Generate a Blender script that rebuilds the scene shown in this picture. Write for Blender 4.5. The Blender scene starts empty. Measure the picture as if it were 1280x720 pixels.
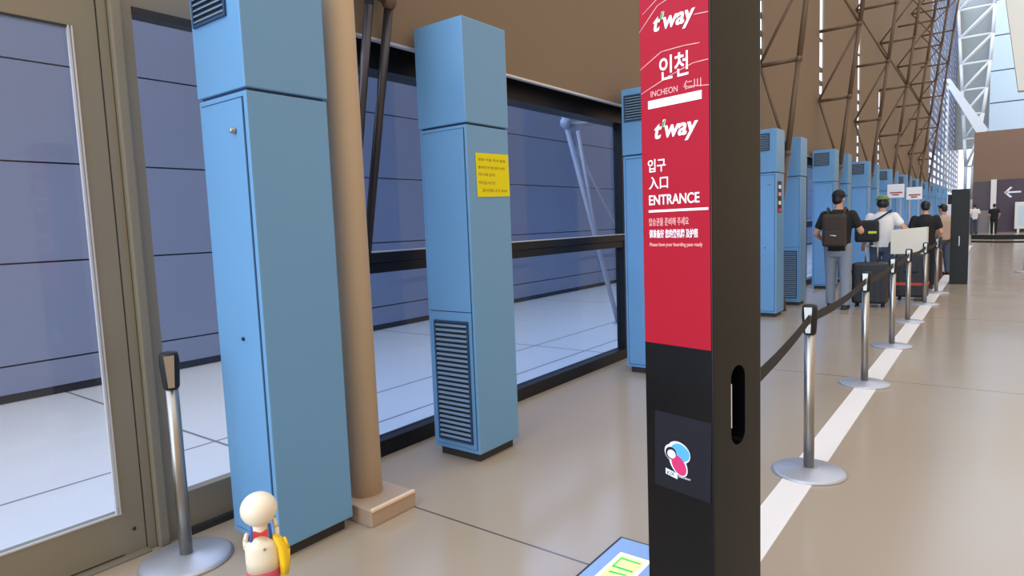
import bpy, bmesh, math, random
from mathutils import Vector, Matrix
random.seed(7)
SC = bpy.context.scene
COL = SC.collection
PI = math.pi

# ------------------------------------------------------------------ camera
CAM_H = 1.41
YAW, PITCH, ROLL, FPX = -0.650, -0.097, -0.038, 800.0
def setup_camera():
    cy, sy, cp, sp = math.cos(YAW), math.sin(YAW), math.cos(PITCH), math.sin(PITCH)
    fwd = Vector((cp*sy, cp*cy, sp)); right = Vector((cy, -sy, 0)); up = right.cross(fwd)
    c, s = math.cos(ROLL), math.sin(ROLL)
    r2 = c*right + s*up; u2 = -s*right + c*up
    m = Matrix((( r2.x, u2.x, -fwd.x, 0), (r2.y, u2.y, -fwd.y, 0), (r2.z, u2.z, -fwd.z, CAM_H), (0, 0, 0, 1)))
    cd = bpy.data.cameras.new('camera'); cd.sensor_width = 36.0; cd.lens = FPX/1280*36.0
    cd.clip_start = 0.05; cd.clip_end = 300
    o = bpy.data.objects.new('camera', cd); COL.objects.link(o); o.matrix_world = m; SC.camera = o
setup_camera()

# ------------------------------------------------------------------ light: daylight through the glass, dim warm hall on the other side
def setup_world():
    w = bpy.data.worlds.new('sky'); SC.world = w; w.use_nodes = True
    nt = w.node_tree; nt.nodes.clear(); N = nt.nodes.new; L = nt.links.new
    tc = N('ShaderNodeTexCoord'); sep = N('ShaderNodeSeparateXYZ'); L(tc.outputs['Generated'], sep.inputs[0])
    def ramp(src, a, b):
        m = N('ShaderNodeMapRange'); m.interpolation_type = 'SMOOTHSTEP'
        m.inputs[1].default_value = a; m.inputs[2].default_value = b; L(src, m.inputs[0]); return m.outputs[0]
    def mix(f, a, b):
        m = N('ShaderNodeMix'); m.data_type = 'RGBA'; L(f, m.inputs[0])
        for i, c in ((6, a), (7, b)):
            if isinstance(c, tuple): m.inputs[i].default_value = (*c, 1)
            else: L(c, m.inputs[i])
        return m.outputs[2]
    c = mix(ramp(sep.outputs[1], -0.9, 0.35), (2.4, 2.9, 3.4), (0.85, 0.95, 1.15))   # brighter open end behind the viewer
    c = mix(ramp(sep.outputs[0], -0.05, 0.55), c, (0.55, 0.41, 0.28))                   # dim warm interior of the hall
    c = mix(ramp(sep.outputs[2], 0.55, 0.95), c, (1.12, 1.10, 1.10))                    # high roof
    c = mix(ramp(sep.outputs[0], -0.12, -0.6), c, (1.3, 1.57, 2.2))                     # open sky over the paving outside the glass
    bg = N('ShaderNodeBackground'); L(c, bg.inputs[0]); bg.inputs[1].default_value = 1.0
    out = N('ShaderNodeOutputWorld'); L(bg.outputs[0], out.inputs[0])
setup_world()
SC.view_settings.view_transform = 'Standard'; SC.view_settings.look = 'None'
SC.view_settings.gamma = 1.0; SC.view_settings.use_curve_mapping = False
SC.view_settings.exposure = 0.75

# ------------------------------------------------------------------ materials
def srgb(r, g, b):
    f = lambda v: (v/255/12.92) if v/255 <= 0.04045 else ((v/255+0.055)/1.055)**2.4
    return (f(r), f(g), f(b))
def mat(name, col, rough=0.5, metal=0.0, spec=0.5, noise=0.0, nscale=3.0, bump=0.0, bscale=60.0, emit=None, estr=1.0):
    m = bpy.data.materials.new(name); m.use_nodes = True
    nt = m.node_tree; b = nt.nodes['Principled BSDF']; N = nt.nodes.new; L = nt.links.new
    c = srgb(*col)
    b.inputs['Base Color'].default_value = (*c, 1); b.inputs['Roughness'].default_value = rough
    b.inputs['Metallic'].default_value = metal; b.inputs['Specular IOR Level'].default_value = spec
    if noise:
        tc = N('ShaderNodeTexCoord'); nz = N('ShaderNodeTexNoise'); nz.inputs['Scale'].default_value = nscale; nz.inputs['Detail'].default_value = 5
        L(tc.outputs['Object'], nz.inputs['Vector'])
        mx = N('ShaderNodeMix'); mx.data_type = 'RGBA'
        mx.inputs[6].default_value = (*[v*(1-noise) for v in c], 1); mx.inputs[7].default_value = (*[min(1, v*(1+noise)) for v in c], 1)
        L(nz.outputs['Fac'], mx.inputs[0]); L(mx.outputs[2], b.inputs['Base Color'])
        rr = N('ShaderNodeMapRange'); rr.inputs[3].default_value = max(0, rough-0.06); rr.inputs[4].default_value = min(1, rough+0.06)
        L(nz.outputs['Fac'], rr.inputs[0]); L(rr.outputs[0], b.inputs['Roughness'])
    if bump:
        tc2 = N('ShaderNodeTexCoord'); nb = N('ShaderNodeTexNoise'); nb.inputs['Scale'].default_value = bscale
        L(tc2.outputs['Object'], nb.inputs['Vector'])
        bp = N('ShaderNodeBump'); bp.inputs['Strength'].default_value = bump; bp.inputs['Distance'].default_value = 0.01
        L(nb.outputs['Fac'], bp.inputs['Height']); L(bp.outputs[0], b.inputs['Normal'])
    if emit:
        b.inputs['Emission Color'].default_value = (*srgb(*emit), 1); b.inputs['Emission Strength'].default_value = estr
    return m
def glass_mat(name, tint, refl):
    m = bpy.data.materials.new(name); m.use_nodes = True
    nt = m.node_tree; nt.nodes.clear(); N = nt.nodes.new; L = nt.links.new
    t = N('ShaderNodeBsdfTransparent'); t.inputs[0].default_value = (*tint, 1)
    g = N('ShaderNodeBsdfGlossy'); g.inputs['Roughness'].default_value = 0.02
    lw = N('ShaderNodeLayerWeight'); lw.inputs[0].default_value = 0.5
    pw = N('ShaderNodeMath'); pw.operation = 'POWER'; L(lw.outputs['Facing'], pw.inputs[0]); pw.inputs[1].default_value = 5.0
    fr = N('ShaderNodeMapRange'); fr.inputs[3].default_value = 0.02; fr.inputs[4].default_value = refl; L(pw.outputs[0], fr.inputs[0])
    mx = N('ShaderNodeMixShader'); L(fr.outputs[0], mx.inputs[0]); L(t.outputs[0], mx.inputs[1]); L(g.outputs[0], mx.inputs[2])
    o = N('ShaderNodeOutputMaterial'); L(mx.outputs[0], o.inputs[0]); return m
def floor_mat(name, col, grout, xs, ys, module, rough, spec, noise=0.05, seam_w=0.006):
    """Slabs with thin seams: lines at x = xs (a list) and at y = ys + k*module."""
    m = mat(name, col, rough, spec=spec)
    nt = m.node_tree; b = nt.nodes['Principled BSDF']; N = nt.nodes.new; L = nt.links.new
    tc = N('ShaderNodeTexCoord'); sep = N('ShaderNodeSeparateXYZ'); L(tc.outputs['Object'], sep.inputs[0])
    nz = N('ShaderNodeTexNoise'); nz.inputs['Scale'].default_value = 1.3; nz.inputs['Detail'].default_value = 6; L(tc.outputs['Object'], nz.inputs['Vector'])
    c = srgb(*col)
    mx = N('ShaderNodeMix'); mx.data_type = 'RGBA'; L(nz.outputs['Fac'], mx.inputs[0])
    mx.inputs[6].default_value = (*[v*(1-noise) for v in c], 1); mx.inputs[7].default_value = (*[min(1, v*(1+noise)) for v in c], 1)
    def math_(op, a, bb):
        n = N('ShaderNodeMath'); n.operation = op
        for i, v in enumerate((a, bb)):
            if v is None: continue
            if isinstance(v, (int, float)): n.inputs[i].default_value = v
            else: L(v, n.inputs[i])
        return n.outputs[0]
    masks = []
    for x in xs:
        masks.append(math_('LESS_THAN', math_('ABSOLUTE', math_('SUBTRACT', sep.outputs[0], x), None), seam_w))
    if module:
        p = math_('PINGPONG', math_('SUBTRACT', sep.outputs[1], ys), module/2)
        masks.append(math_('LESS_THAN', p, seam_w))
    tot = masks[0]
    for k in masks[1:]: tot = math_('MAXIMUM', tot, k)
    m2 = N('ShaderNodeMix'); m2.data_type = 'RGBA'; L(tot, m2.inputs[0]); L(mx.outputs[2], m2.inputs[6]); m2.inputs[7].default_value = (*srgb(*grout), 1)
    L(m2.outputs[2], b.inputs['Base Color'])
    rr = N('ShaderNodeMapRange'); rr.inputs[3].default_value = rough-0.05; rr.inputs[4].default_value = rough+0.07
    L(nz.outputs['Fac'], rr.inputs[0]); L(rr.outputs[0], b.inputs['Roughness'])
    return m

M = {}
M['floor'] = floor_mat('polished_beige_stone', (166, 151, 132), (95, 82, 74), [], 2.18, 3.88, 0.17, 0.55, noise=0.02)
M['paving'] = floor_mat('pale_paving', (202, 204, 210), (120, 120, 128), [-4.3, -3.62], 2.18, 3.88, 0.5, 0.3, seam_w=0.012)
M['outer_panel'] = mat('slate_blue_panel', (140, 154, 188), 0.32, noise=0.06, nscale=0.7)
M['joint'] = mat('dark_joint', (48, 52, 66), 0.6)
M['brown_wall'] = mat('brown_wall_panel', (126, 108, 88), 0.75, noise=0.05, nscale=0.6)
M['truss'] = mat('brown_painted_steel', (98, 76, 56), 0.5)
M['dark_steel'] = mat('dark_grey_steel', (62, 58, 62), 0.32, metal=0.5)
M['black_frame'] = mat('black_window_frame', (18, 20, 24), 0.4, spec=0.25)
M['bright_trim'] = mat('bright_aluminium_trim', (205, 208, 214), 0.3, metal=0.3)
M['aluminium'] = mat('grey_aluminium', (140, 135, 120), 0.42, metal=0.25, noise=0.04, nscale=2)
M['aluminium_dark'] = mat('dark_gasket', (40, 42, 48), 0.6)  # dark grey for gaskets, grooves and gaps around the door
M['glass'] = glass_mat('clear_glass', (0.95, 0.97, 1.0), 0.35)
M['glass_blue'] = glass_mat('tinted_glass', (0.74, 0.82, 0.93), 0.35)
M['ac_blue'] = mat('sky_blue_painted_steel', (104, 154, 198), 0.38, noise=0.03, nscale=2.0)
M['ac_groove'] = mat('dark_blue_groove', (34, 62, 98), 0.6)
M['ac_dark'] = mat('louver_recess', (18, 26, 42), 0.6)
M['ac_slat'] = mat('louver_slat', (112, 138, 162), 0.4)
M['plinth_dark'] = mat('dark_plinth', (48, 46, 48), 0.6)
M['chrome'] = mat('brushed_stainless', (168, 164, 158), 0.32, metal=1.0, noise=0.03)
M['post_base'] = mat('satin_steel_base', (176, 178, 184), 0.42, metal=0.55)
M['column'] = mat('beige_painted_column', (206, 184, 156), 0.5, noise=0.03)
M['kerb'] = mat('beige_stone_kerb', (170, 148, 126), 0.5, noise=0.06, nscale=8)
M['kerb_edge'] = mat('pale_nosing', (228, 204, 180), 0.5)
M['black_gloss'] = mat('black_gloss_panel', (9, 9, 11), 0.22, spec=0.3)
M['black_matt'] = mat('black_matt', (14, 14, 16), 0.6)
M['decal'] = mat('charcoal_sticker', (22, 22, 30), 0.4, spec=0.3)
M['red'] = mat('red_banner_film', (164, 18, 38), 0.5, spec=0.2, noise=0.06, nscale=4, bump=0.12, bscale=14)
M['white'] = mat('white_print', (238, 236, 240), 0.5)
M['pink_white'] = mat('pinkish_print', (232, 168, 164), 0.5)
M['green_leaf'] = mat('leaf_green', (90, 140, 60), 0.5)
M['logo_blue'] = mat('logo_blue', (84, 168, 226), 0.4)
M['logo_pink'] = mat('logo_crimson', (205, 44, 104), 0.4)
M['logo_white'] = mat('logo_white', (226, 232, 238), 0.4)
M['yellow'] = mat('yellow_notice', (228, 216, 14), 0.6, spec=0.2)
M['ink'] = mat('brown_ink', (120, 92, 20), 0.7)
M['white_line'] = mat('white_floor_tape', (232, 226, 220), 0.4)
M['belt'] = mat('black_webbing', (30, 27, 25), 0.8)
M['steel_blue'] = mat('brushed_blue_steel', (150, 180, 228), 0.3, metal=0.15)
M['green_glow'] = mat('green_exit_light', (170, 240, 120), 0.4, emit=(176, 248, 120), estr=0.75)
M['green_dark'] = mat('green_symbol', (30, 160, 90), 0.4, emit=(60, 190, 110), estr=0.35)
M['pale_glow'] = mat('pale_exit_light_edge', (228, 250, 196), 0.4, emit=(226, 250, 190), estr=0.75)
M['cream'] = mat('cream_plastic', (236, 224, 200), 0.4)
M['toy_red'] = mat('red_plastic', (214, 62, 58), 0.4)
M['toy_pink'] = mat('dusty_red_plastic', (196, 74, 98), 0.45)
M['toy_yellow'] = mat('yellow_plastic', (242, 198, 30), 0.4)
M['toy_blue'] = mat('blue_plastic', (70, 100, 190), 0.45)
M['skin'] = mat('skin', (196, 146, 118), 0.55)
M['hair'] = mat('dark_hair', (26, 22, 22), 0.5)
M['eye'] = mat('dark_eye', (20, 16, 16), 0.3)
M['black_cloth'] = mat('black_cotton', (22, 22, 25), 0.85, bump=0.2)
M['white_cloth'] = mat('white_cotton', (226, 222, 220), 0.85, bump=0.2)
M['denim_grey'] = mat('grey_blue_denim', (128, 136, 150), 0.85, bump=0.2)
M['denim_dark'] = mat('dark_denim', (70, 80, 100), 0.85, bump=0.2)
M['beige_cloth'] = mat('beige_cloth', (180, 156, 140), 0.85)
M['cap_black'] = mat('black_cap', (24, 22, 26), 0.8)
M['cap_green'] = mat('olive_green_cap', (112, 128, 78), 0.8, noise=0.35, nscale=30)
M['cap_brown'] = mat('dark_brown_hat_band', (60, 42, 36), 0.8)
M['pack_brown'] = mat('dark_brown_backpack', (56, 42, 36), 0.75, noise=0.15, nscale=10)
M['pack_black'] = mat('black_nylon_bag', (24, 25, 30), 0.7)
M['lime'] = mat('lime_tag', (190, 216, 40), 0.6)
M['shoe'] = mat('dark_shoe', (34, 32, 34), 0.6)
M['case_black'] = mat('black_luggage_shell', (24, 24, 28), 0.5)
M['case_brown'] = mat('brown_luggage_shell', (98, 60, 48), 0.6)
M['strap_red'] = mat('red_luggage_strap', (190, 60, 50), 0.7)
M['carton'] = mat('white_carton', (222, 214, 200), 0.7, noise=0.03)
M['white_steel'] = mat('white_painted_steel', (222, 226, 226), 0.45)
M['grey_steel'] = mat('pale_grey_steel', (160, 166, 184), 0.45)
M['pale_panel'] = mat('pale_blue_panel', (196, 212, 220), 0.6)
M['pale_fin'] = mat('off_white_panel', (226, 222, 212), 0.7)
M['block_brown'] = mat('brown_booth_wall', (128, 98, 76), 0.6, noise=0.05, nscale=0.5)
M['block_dark'] = mat('dark_mauve_panel', (82, 68, 72), 0.5)
M['sign_purple'] = mat('dark_purple_sign', (66, 46, 60), 0.45)
M['grey_panel'] = mat('grey_screen', (132, 124, 124), 0.6)
M['mast_back'] = mat('grey_green_panel', (150, 152, 146), 0.6)
M['mullion_white'] = mat('silver_mullion', (96, 102, 132), 0.4)

# ------------------------------------------------------------------ mesh helpers
class MB:
    def __init__(s): s.bm = bmesh.new(); s.mats = []
    def _mi(s, m):
        if m not in s.mats: s.mats.append(m)
        return s.mats.index(m)
    def box(s, x0, x1, y0, y1, z0, z1, m, bevel=0.0):
        i = s._mi(m); t = bmesh.new()
        v = [t.verts.new(p) for p in ((x0,y0,z0),(x1,y0,z0),(x1,y1,z0),(x0,y1,z0),(x0,y0,z1),(x1,y0,z1),(x1,y1,z1),(x0,y1,z1))]
        for f in ((0,3,2,1),(4,5,6,7),(0,1,5,4),(1,2,6,5),(2,3,7,6),(3,0,4,7)): t.faces.new([v[k] for k in f])
        if bevel: bmesh.ops.bevel(t, geom=list(t.edges), offset=bevel, segments=2, affect='EDGES', profile=0.6)
        s._merge(t, i, smooth=False); return s
    def _merge(s, t, i, smooth, M4=None):
        if M4 is not None: bmesh.ops.transform(t, matrix=M4, verts=t.verts)
        vm = {}
        for v in t.verts: vm[v] = s.bm.verts.new(v.co)
        for f in t.faces:
            try: nf = s.bm.faces.new([vm[v] for v in f.verts])
            except ValueError: continue
            nf.material_index = i; nf.smooth = smooth
        t.free()
    def tube(s, a, b, r, m, r2=None, seg=14, caps=True):
        a, b = Vector(a), Vector(b); d = b-a; i = s._mi(m)
        t = bmesh.new()
        bmesh.ops.create_cone(t, cap_ends=caps, cap_tris=False, segments=seg, radius1=r, radius2=r if r2 is None else r2, depth=d.length)
        q = Vector((0,0,1)).rotation_difference(d.normalized()).to_matrix().to_4x4()
        s._merge(t, i, True, Matrix.Translation((a+b)/2) @ q); return s
    def ball(s, c, r, m, seg=16, rings=10, rot=None):
        if isinstance(r, (int, float)): r = (r, r, r)
        t = bmesh.new(); bmesh.ops.create_uvsphere(t, u_segments=seg, v_segments=rings, radius=1.0)
        mm = Matrix.Translation(Vector(c)) @ (rot.to_4x4() if rot else Matrix.Identity(4)) @ Matrix.Diagonal((*r, 1))
        s._merge(t, s._mi(m), True, mm); return s
    def lathe(s, prof, m, center=(0,0,0), seg=32):
        i = s._mi(m); cx, cy, cz = center; rows = []
        for (r, z) in prof:
            rows.append([s.bm.verts.new((cx+r*math.cos(2*PI*k/seg), cy+r*math.sin(2*PI*k/seg), cz+z)) for k in range(seg)])
        for a, b in zip(rows, rows[1:]):
            for k in range(seg):
                f = s.bm.faces.new((a[k], a[(k+1) % seg], b[(k+1) % seg], b[k])); f.material_index = i; f.smooth = True
        for row, rev in ((rows[0], True), (rows[-1], False)):
            f = s.bm.faces.new(row[::-1] if rev else row); f.material_index = i
        return s
    def loft(s, rings, m, seg=24):
        """rings: (cx, cy, z, rx, ry) from bottom to top, closed by caps."""
        i = s._mi(m); rows = []
        for (cx, cy, z, rx, ry) in rings:
            rows.append([s.bm.verts.new((cx+rx*math.cos(2*PI*k/seg), cy+ry*math.sin(2*PI*k/seg), z)) for k in range(seg)])
        for a, b in zip(rows, rows[1:]):
            for k in range(seg):
                f = s.bm.faces.new((a[k], a[(k+1) % seg], b[(k+1) % seg], b[k])); f.material_index = i; f.smooth = True
        s.bm.faces.new(rows[0][::-1]).material_index = i; s.bm.faces.new(rows[-1]).material_index = i
        return s
    def prism(s, pts, d0, d1, m, plane='xz'):
        """A polygon in the xz (or xy, yz) plane, extruded from d0 to d1 along the third axis."""
        i = s._mi(m)
        def P(p, d): return {'xz': (p[0], d, p[1]), 'xy': (p[0], p[1], d), 'yz': (d, p[0], p[1])}[plane]
        a = [s.bm.verts.new(P(p, d0)) for p in pts]; b = [s.bm.verts.new(P(p, d1)) for p in pts]
        n = len(pts); fs = [s.bm.faces.new(a), s.bm.faces.new(b[::-1])]
        for k in range(n): fs.append(s.bm.faces.new((a[k], b[k], b[(k+1) % n], a[(k+1) % n])))
        for f in fs: f.material_index = i
        return s
    def limb(s, pts, m, seg=14):
        """pts: list of (point, radius): tapered tubes with balls at the joints."""
        for (p, r), (q, r2) in zip(pts, pts[1:]): s.tube(p, q, r, m, r2, seg)
        for p, r in pts: s.ball(p, r, m, seg, 8)
        return s
    def build(s, name, parent=None, loc=None):
        bmesh.ops.recalc_face_normals(s.bm, faces=s.bm.faces)
        me = bpy.data.meshes.new(name); s.bm.to_mesh(me); s.bm.free()
        for m in s.mats: me.materials.append(m if not isinstance(m, str) else M[m])
        o = bpy.data.objects.new(name, me); COL.objects.link(o)
        if parent: o.parent = parent
        if loc: o.location = loc
        return o
def thing(name, label, cat, loc=(0,0,0), rz=0.0, group=None):
    o = bpy.data.objects.new(name, None); COL.objects.link(o); o.location = loc; o.rotation_euler = (0,0,rz)
    o.empty_display_size = 0.1
    return tag(o, label, cat, group)
def tag(o, label, cat, group=None, kind=None):
    o['label'] = label; o['category'] = cat
    if group: o['group'] = group
    if kind: o['kind'] = kind
    return o
def struct(o, label, cat):
    return tag(o, label, cat, kind='structure')
def dup(root, loc, rz=0.0, label=None, group=None):
    r = root.copy(); COL.objects.link(r); r.location = loc; r.rotation_euler = (0,0,rz)
    if label: r['label'] = label
    if group: r['group'] = group
    for ch in list(root.children):
        c = ch.copy(); COL.objects.link(c); c.parent = r
        for g in list(ch.children):
            d = g.copy(); COL.objects.link(d); d.parent = c
    return r
def evaluated(o, name=None):
    """Bake an object's modifiers into its mesh."""
    bpy.context.view_layer.update()
    dg = bpy.context.evaluated_depsgraph_get()
    me = bpy.data.meshes.new_from_object(o.evaluated_get(dg), depsgraph=dg)
    o.modifiers.clear(); o.data = me; return o
def cut(o, cutter):
    md = o.modifiers.new('cut', 'BOOLEAN'); md.operation = 'DIFFERENCE'; md.object = cutter; md.solver = 'EXACT'
    evaluated(o); bpy.data.objects.remove(cutter); return o
def fuse(o, voxel, smooth=6):
    md = o.modifiers.new('fuse', 'REMESH'); md.mode = 'VOXEL'; md.voxel_size = voxel; md.use_smooth_shade = True
    if smooth:
        sm = o.modifiers.new('smooth', 'SMOOTH'); sm.iterations = smooth; sm.factor = 0.5
    return evaluated(o)
def text(body, name, m, parent, x0, x1, z0, z1, y, shear=0.0, depth=0.0012, bold=0.0, axis='xz'):
    """Lettering fitted to a rectangle on the plane y = const (reads from -y) or, with axis 'yz', on x = const (reads from +x)."""
    cu = bpy.data.curves.new(name, 'FONT'); cu.body = body; cu.extrude = 0.02; cu.offset = bold
    t = bpy.data.objects.new(name, cu); COL.objects.link(t)
    bpy.context.view_layer.update()
    dg = bpy.context.evaluated_depsgraph_get()
    me = bpy.data.meshes.new_from_object(t.evaluated_get(dg), depsgraph=dg)
    bpy.data.objects.remove(t); bpy.data.curves.remove(cu)
    for v in me.vertices: v.co.x += shear*v.co.y
    xs = [v.co.x for v in me.vertices]; ys = [v.co.y for v in me.vertices]
    ax, bx, ay, by = min(xs), max(xs), min(ys), max(ys)
    for v in me.vertices:
        u = x0+(v.co.x-ax)/(bx-ax)*(x1-x0); w = z0+(v.co.y-ay)/(by-ay)*(z1-z0)
        e = depth if v.co.z > 0 else 0.0
        v.co = (u, y-e, w) if axis == 'xz' else (y+e, u, w)
    me.materials.clear(); me.materials.append(M[m])
    o = bpy.data.objects.new(name, me); COL.objects.link(o); o.parent = parent
    return o

# ------------------------------------------------------------------ the setting
MOD = 3.88                      # bay length of the facade
WX = -3.05                      # window plane
o = MB().box(-3.12, 26, -6, 85, -0.2, 0, 'floor').build('floor')
struct(o, 'glossy beige stone floor of the departure hall', 'floor')
o = MB().box(-7.1, -3.12, -6, 85, -0.2, -0.004, 'paving').build('floor_outside')
struct(o, 'pale paving outside the glass', 'paving')

def outer_wall():
    b = MB()
    zs = [0.0, 0.07, 0.33, 1.24, 2.15, 3.05, 3.95]
    b.box(-7.2, -7.03, -6, 85, 0, 4.0, 'joint')
    for z0, z1 in zip(zs[1:], zs[2:]): b.box(-7.04, -7.0, -6, 85, z0+0.008, z1-0.008, 'outer_panel')
    struct(b.build('wall_outside'), 'slate blue panelled wall across the paving outside the glass', 'wall')
outer_wall()

o = MB().box(-0.885, -0.735, 1.2, 30, 0.0, 0.0025, 'white_line').build('trim_white_line')
struct(o, 'white tape line along the floor under the row of posts', 'floor line')

# glazed door beside the viewer
def door():
    b = MB(); x0, x1 = -3.12, -3.06
    b.box(x0, x1, 1.105, 1.195, 0.0, 2.42, 'aluminium')                 # lock stile
    b.box(x0, x1, 0.13, 0.22, 0.0, 2.42, 'aluminium')
    b.box(x0, x1, 0.22, 1.105, 0.02, 0.205, 'aluminium')               # bottom rail
    b.box(x0, x1, 0.22, 1.105, 2.295, 2.42, 'aluminium')               # top rail
    d = b.build('door_1'); struct(d, 'glazed aluminium door in the facade next to the blue cabinet', 'door')
    g = MB(); g.box(-3.095, -3.087, 0.22, 1.105, 0.205, 2.295, 'glass'); g.build('door_glass', d)
    e = MB()
    for y in (1.088, 1.1): e.box(-3.07, -3.054, y-0.0035, y+0.0035, 0.205, 2.295, 'bright_trim')
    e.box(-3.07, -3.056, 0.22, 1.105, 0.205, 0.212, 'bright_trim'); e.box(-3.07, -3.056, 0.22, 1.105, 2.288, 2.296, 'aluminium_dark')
    e.build('glazing_bead', d)
    k = MB(); k.tube((-3.066, 1.15, 0.12), (-3.056, 1.15, 0.12), 0.008, 'aluminium_dark'); k.build('lock', d)
    j = MB()                                                           # jamb with its grooves
    j.box(-3.14, -3.05, 1.2, 1.235, 0, 2.9, 'aluminium'); j.box(-3.14, -3.02, 1.238, 1.285, 0, 2.9, 'aluminium', 0.008)
    j.box(-3.14, -3.045, 1.285, 1.335, 0, 2.9, 'aluminium'); j.box(-3.13, -3.06, 1.196, 1.24, 0, 2.9, 'aluminium_dark')
    struct(j.build('trim_1'), 'grooved grey aluminium door jamb', 'jamb')
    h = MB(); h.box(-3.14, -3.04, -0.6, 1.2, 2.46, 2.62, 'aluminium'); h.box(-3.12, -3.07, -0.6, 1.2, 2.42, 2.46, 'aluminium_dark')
    h.box(-3.14, -3.07, -0.6, 1.2, 2.62, 2.9, 'aluminium')
    struct(h.build('trim_2'), 'grey aluminium door header', 'header')
    q = MB(); q.box(-3.14, -3.02, -0.6, 1.2, -0.0, 0.012, 'aluminium', 0.004)
    struct(q.build('trim_3'), 'metal door threshold on the floor', 'threshold')
    l = MB(); l.box(-3.12, -3.06, -0.6, 0.12, 0, 0.205, 'aluminium'); l.box(-3.12, -3.06, -0.6, 0.12, 2.295, 2.42, 'aluminium')
    l.box(-3.12, -3.06, 0.03, 0.12, 0.2, 2.3, 'aluminium'); l.box(-3.12, -3.06, -0.6, -0.5, 0.2, 2.3, 'aluminium')
    w = l.build('door_2'); struct(w, 'second leaf of the glazed door', 'door')
    g = MB(); g.box(-3.095, -3.087, -0.5, 0.03, 0.205, 2.295, 'glass'); g.build('door_glass', w)
door()

def side_window():
    b = MB(); b.box(-3.11, -3.05, 1.336, 2.0, 0.0, 0.205, 'aluminium'); b.box(-3.11, -3.05, 1.336, 2.0, 2.42, 2.6, 'aluminium')
    b.box(-3.11, -3.04, 1.336, 2.0, 2.39, 2.425, 'aluminium_dark'); b.box(-3.12, -3.02, 1.336, 2.0, 0, 0.03, 'aluminium_dark')
    w = b.build('window_1'); struct(w, 'narrow fixed window between the door jamb and the round column', 'window')
    g = MB(); g.box(-3.09, -3.082, 1.336, 2.0, 0.205, 2.42, 'glass'); g.build('window_glass', w)
side_window()

def bay(n, y0, y1):
    b = MB(); x0, x1 = WX-0.09, WX
    b.box(x0-0.06, x1+0.03, y0, y1, 2.38, 2.545, 'black_frame')
    b.box(x0, x1, y0, y1, 1.15, 1.21, 'black_frame'); b.box(x0, x1+0.02, y0, y1, 1.215, 1.275, 'black_frame')
    b.box(x0, x1+0.02, y0, y1, 0.0, 0.10, 'black_frame')
    b.box(x0, x1+0.005, y1-0.13, y1-0.005, 0.1, 2.38, 'black_frame'); b.box(x0, x1, y0+0.005, y0+0.06, 0.1, 2.38, 'black_frame')
    w = b.build('window_%d' % n)
    t = MB(); t.box(x1-0.02, x1+0.012, y0, y1, 1.277, 1.285, 'bright_trim'); t.build('bright_edge', w)
    g = MB(); g.box(WX-0.06, WX-0.052, y0+0.06, y1-0.13, 1.275, 2.38, 'glass_blue'); g.build('upper_glass', w)
    g = MB(); g.box(WX-0.06, WX-0.052, y0+0.06, y1-0.13, 0.10, 1.15, 'glass_blue'); g.build('lower_glass', w)
    struct(w, 'black framed window bay %s' % ('behind the two large blue cabinets' if n == 2 else 'behind the far blue cabinets'), 'window')
for k in range(9): bay(k+2, 2.17+MOD*k if k else 2.09, 2.17+MOD*(k+1))

# brown wall above the glass, with daylight slits at the trusses
def brown_wall():
    X0, X1 = -2.88, -2.85
    slits = [(9.98, 3.6, 16.0), (13.9, 3.75, 16.0), (18.15, 2.62, 16.0), (21.65, 2.66, 4.9)]
    b = MB(); y = 2.38
    for (ys, za, zb) in slits:
        b.box(X0, X1, y, ys, 2.5, 16, 'brown_wall')
        if za > 2.7: b.box(X0, X1, ys, ys+(0.16 if ys < 12 else 0.36), 2.5, za, 'brown_wall')
        if zb < 15: b.box(X0, X1, ys, ys+(0.16 if ys < 12 else 0.36), zb, 16, 'brown_wall')
        y = ys+(0.16 if ys < 12 else 0.36)
    b.box(X0, X1, y, 38.5, 2.5, 16, 'brown_wall')
    b.box(-3.14, X0, 2.38, 38.5, 2.56, 2.6, 'brown_wall')
    w = b.build('wall_left'); struct(w, 'tall brown wall above the windows', 'wall')
    e = MB(); e.box(X0, X1+0.004, 2.38, 38.5, 2.486, 2.5, 'bright_trim'); e.build('bright_edge', w)  # pale strip put in for the line of light below the wall
    r = MB()
    for (ys, za, zb) in slits:                                         # rungs that break the slits into dashes
        z = za+0.2; k = 0
        while z < min(zb, 9):
            if z < 4.4 or k % 3 == 0: r.box(X0-0.03, X0, ys, ys+(0.16 if ys < 12 else 0.36), z, z+(0.09 if z < 4.4 else 0.05), 'truss')
            z += 0.26 if z < 4.4 else 0.33; k += 1
    r.build('slit_rung', w)
brown_wall()

def glazed_end():
    """The facade beyond the brown wall: bright glass behind a dense grid of silver bars."""
    b = MB(); y = 38.6; k = 0
    while y < 68:
        b.box(-2.89, -2.86, y-0.42, y+0.42, 2.6, 17, 'mullion_white'); y += 2.9
    z = 2.8
    while z < 17: b.box(-2.895, -2.855, 38.1, 68, z-0.07, z+0.07, 'mullion_white'); z += 0.42
    w = b.build('window_11'); struct(w, 'sparkling gridded glass facade at the far end of the brown wall', 'window')
    g = MB(); g.box(-2.99, -2.98, 38.5, 68, 2.6, 17, 'glass'); g.build('window_glass', w)
    b = MB(); b.box(-3.14, -3.05, 37.01, 68, 0, 2.57, 'outer_panel')
    struct(b.build('wall_far_left'), 'low wall behind the farthest blue cabinets', 'wall')
glazed_end()

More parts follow.
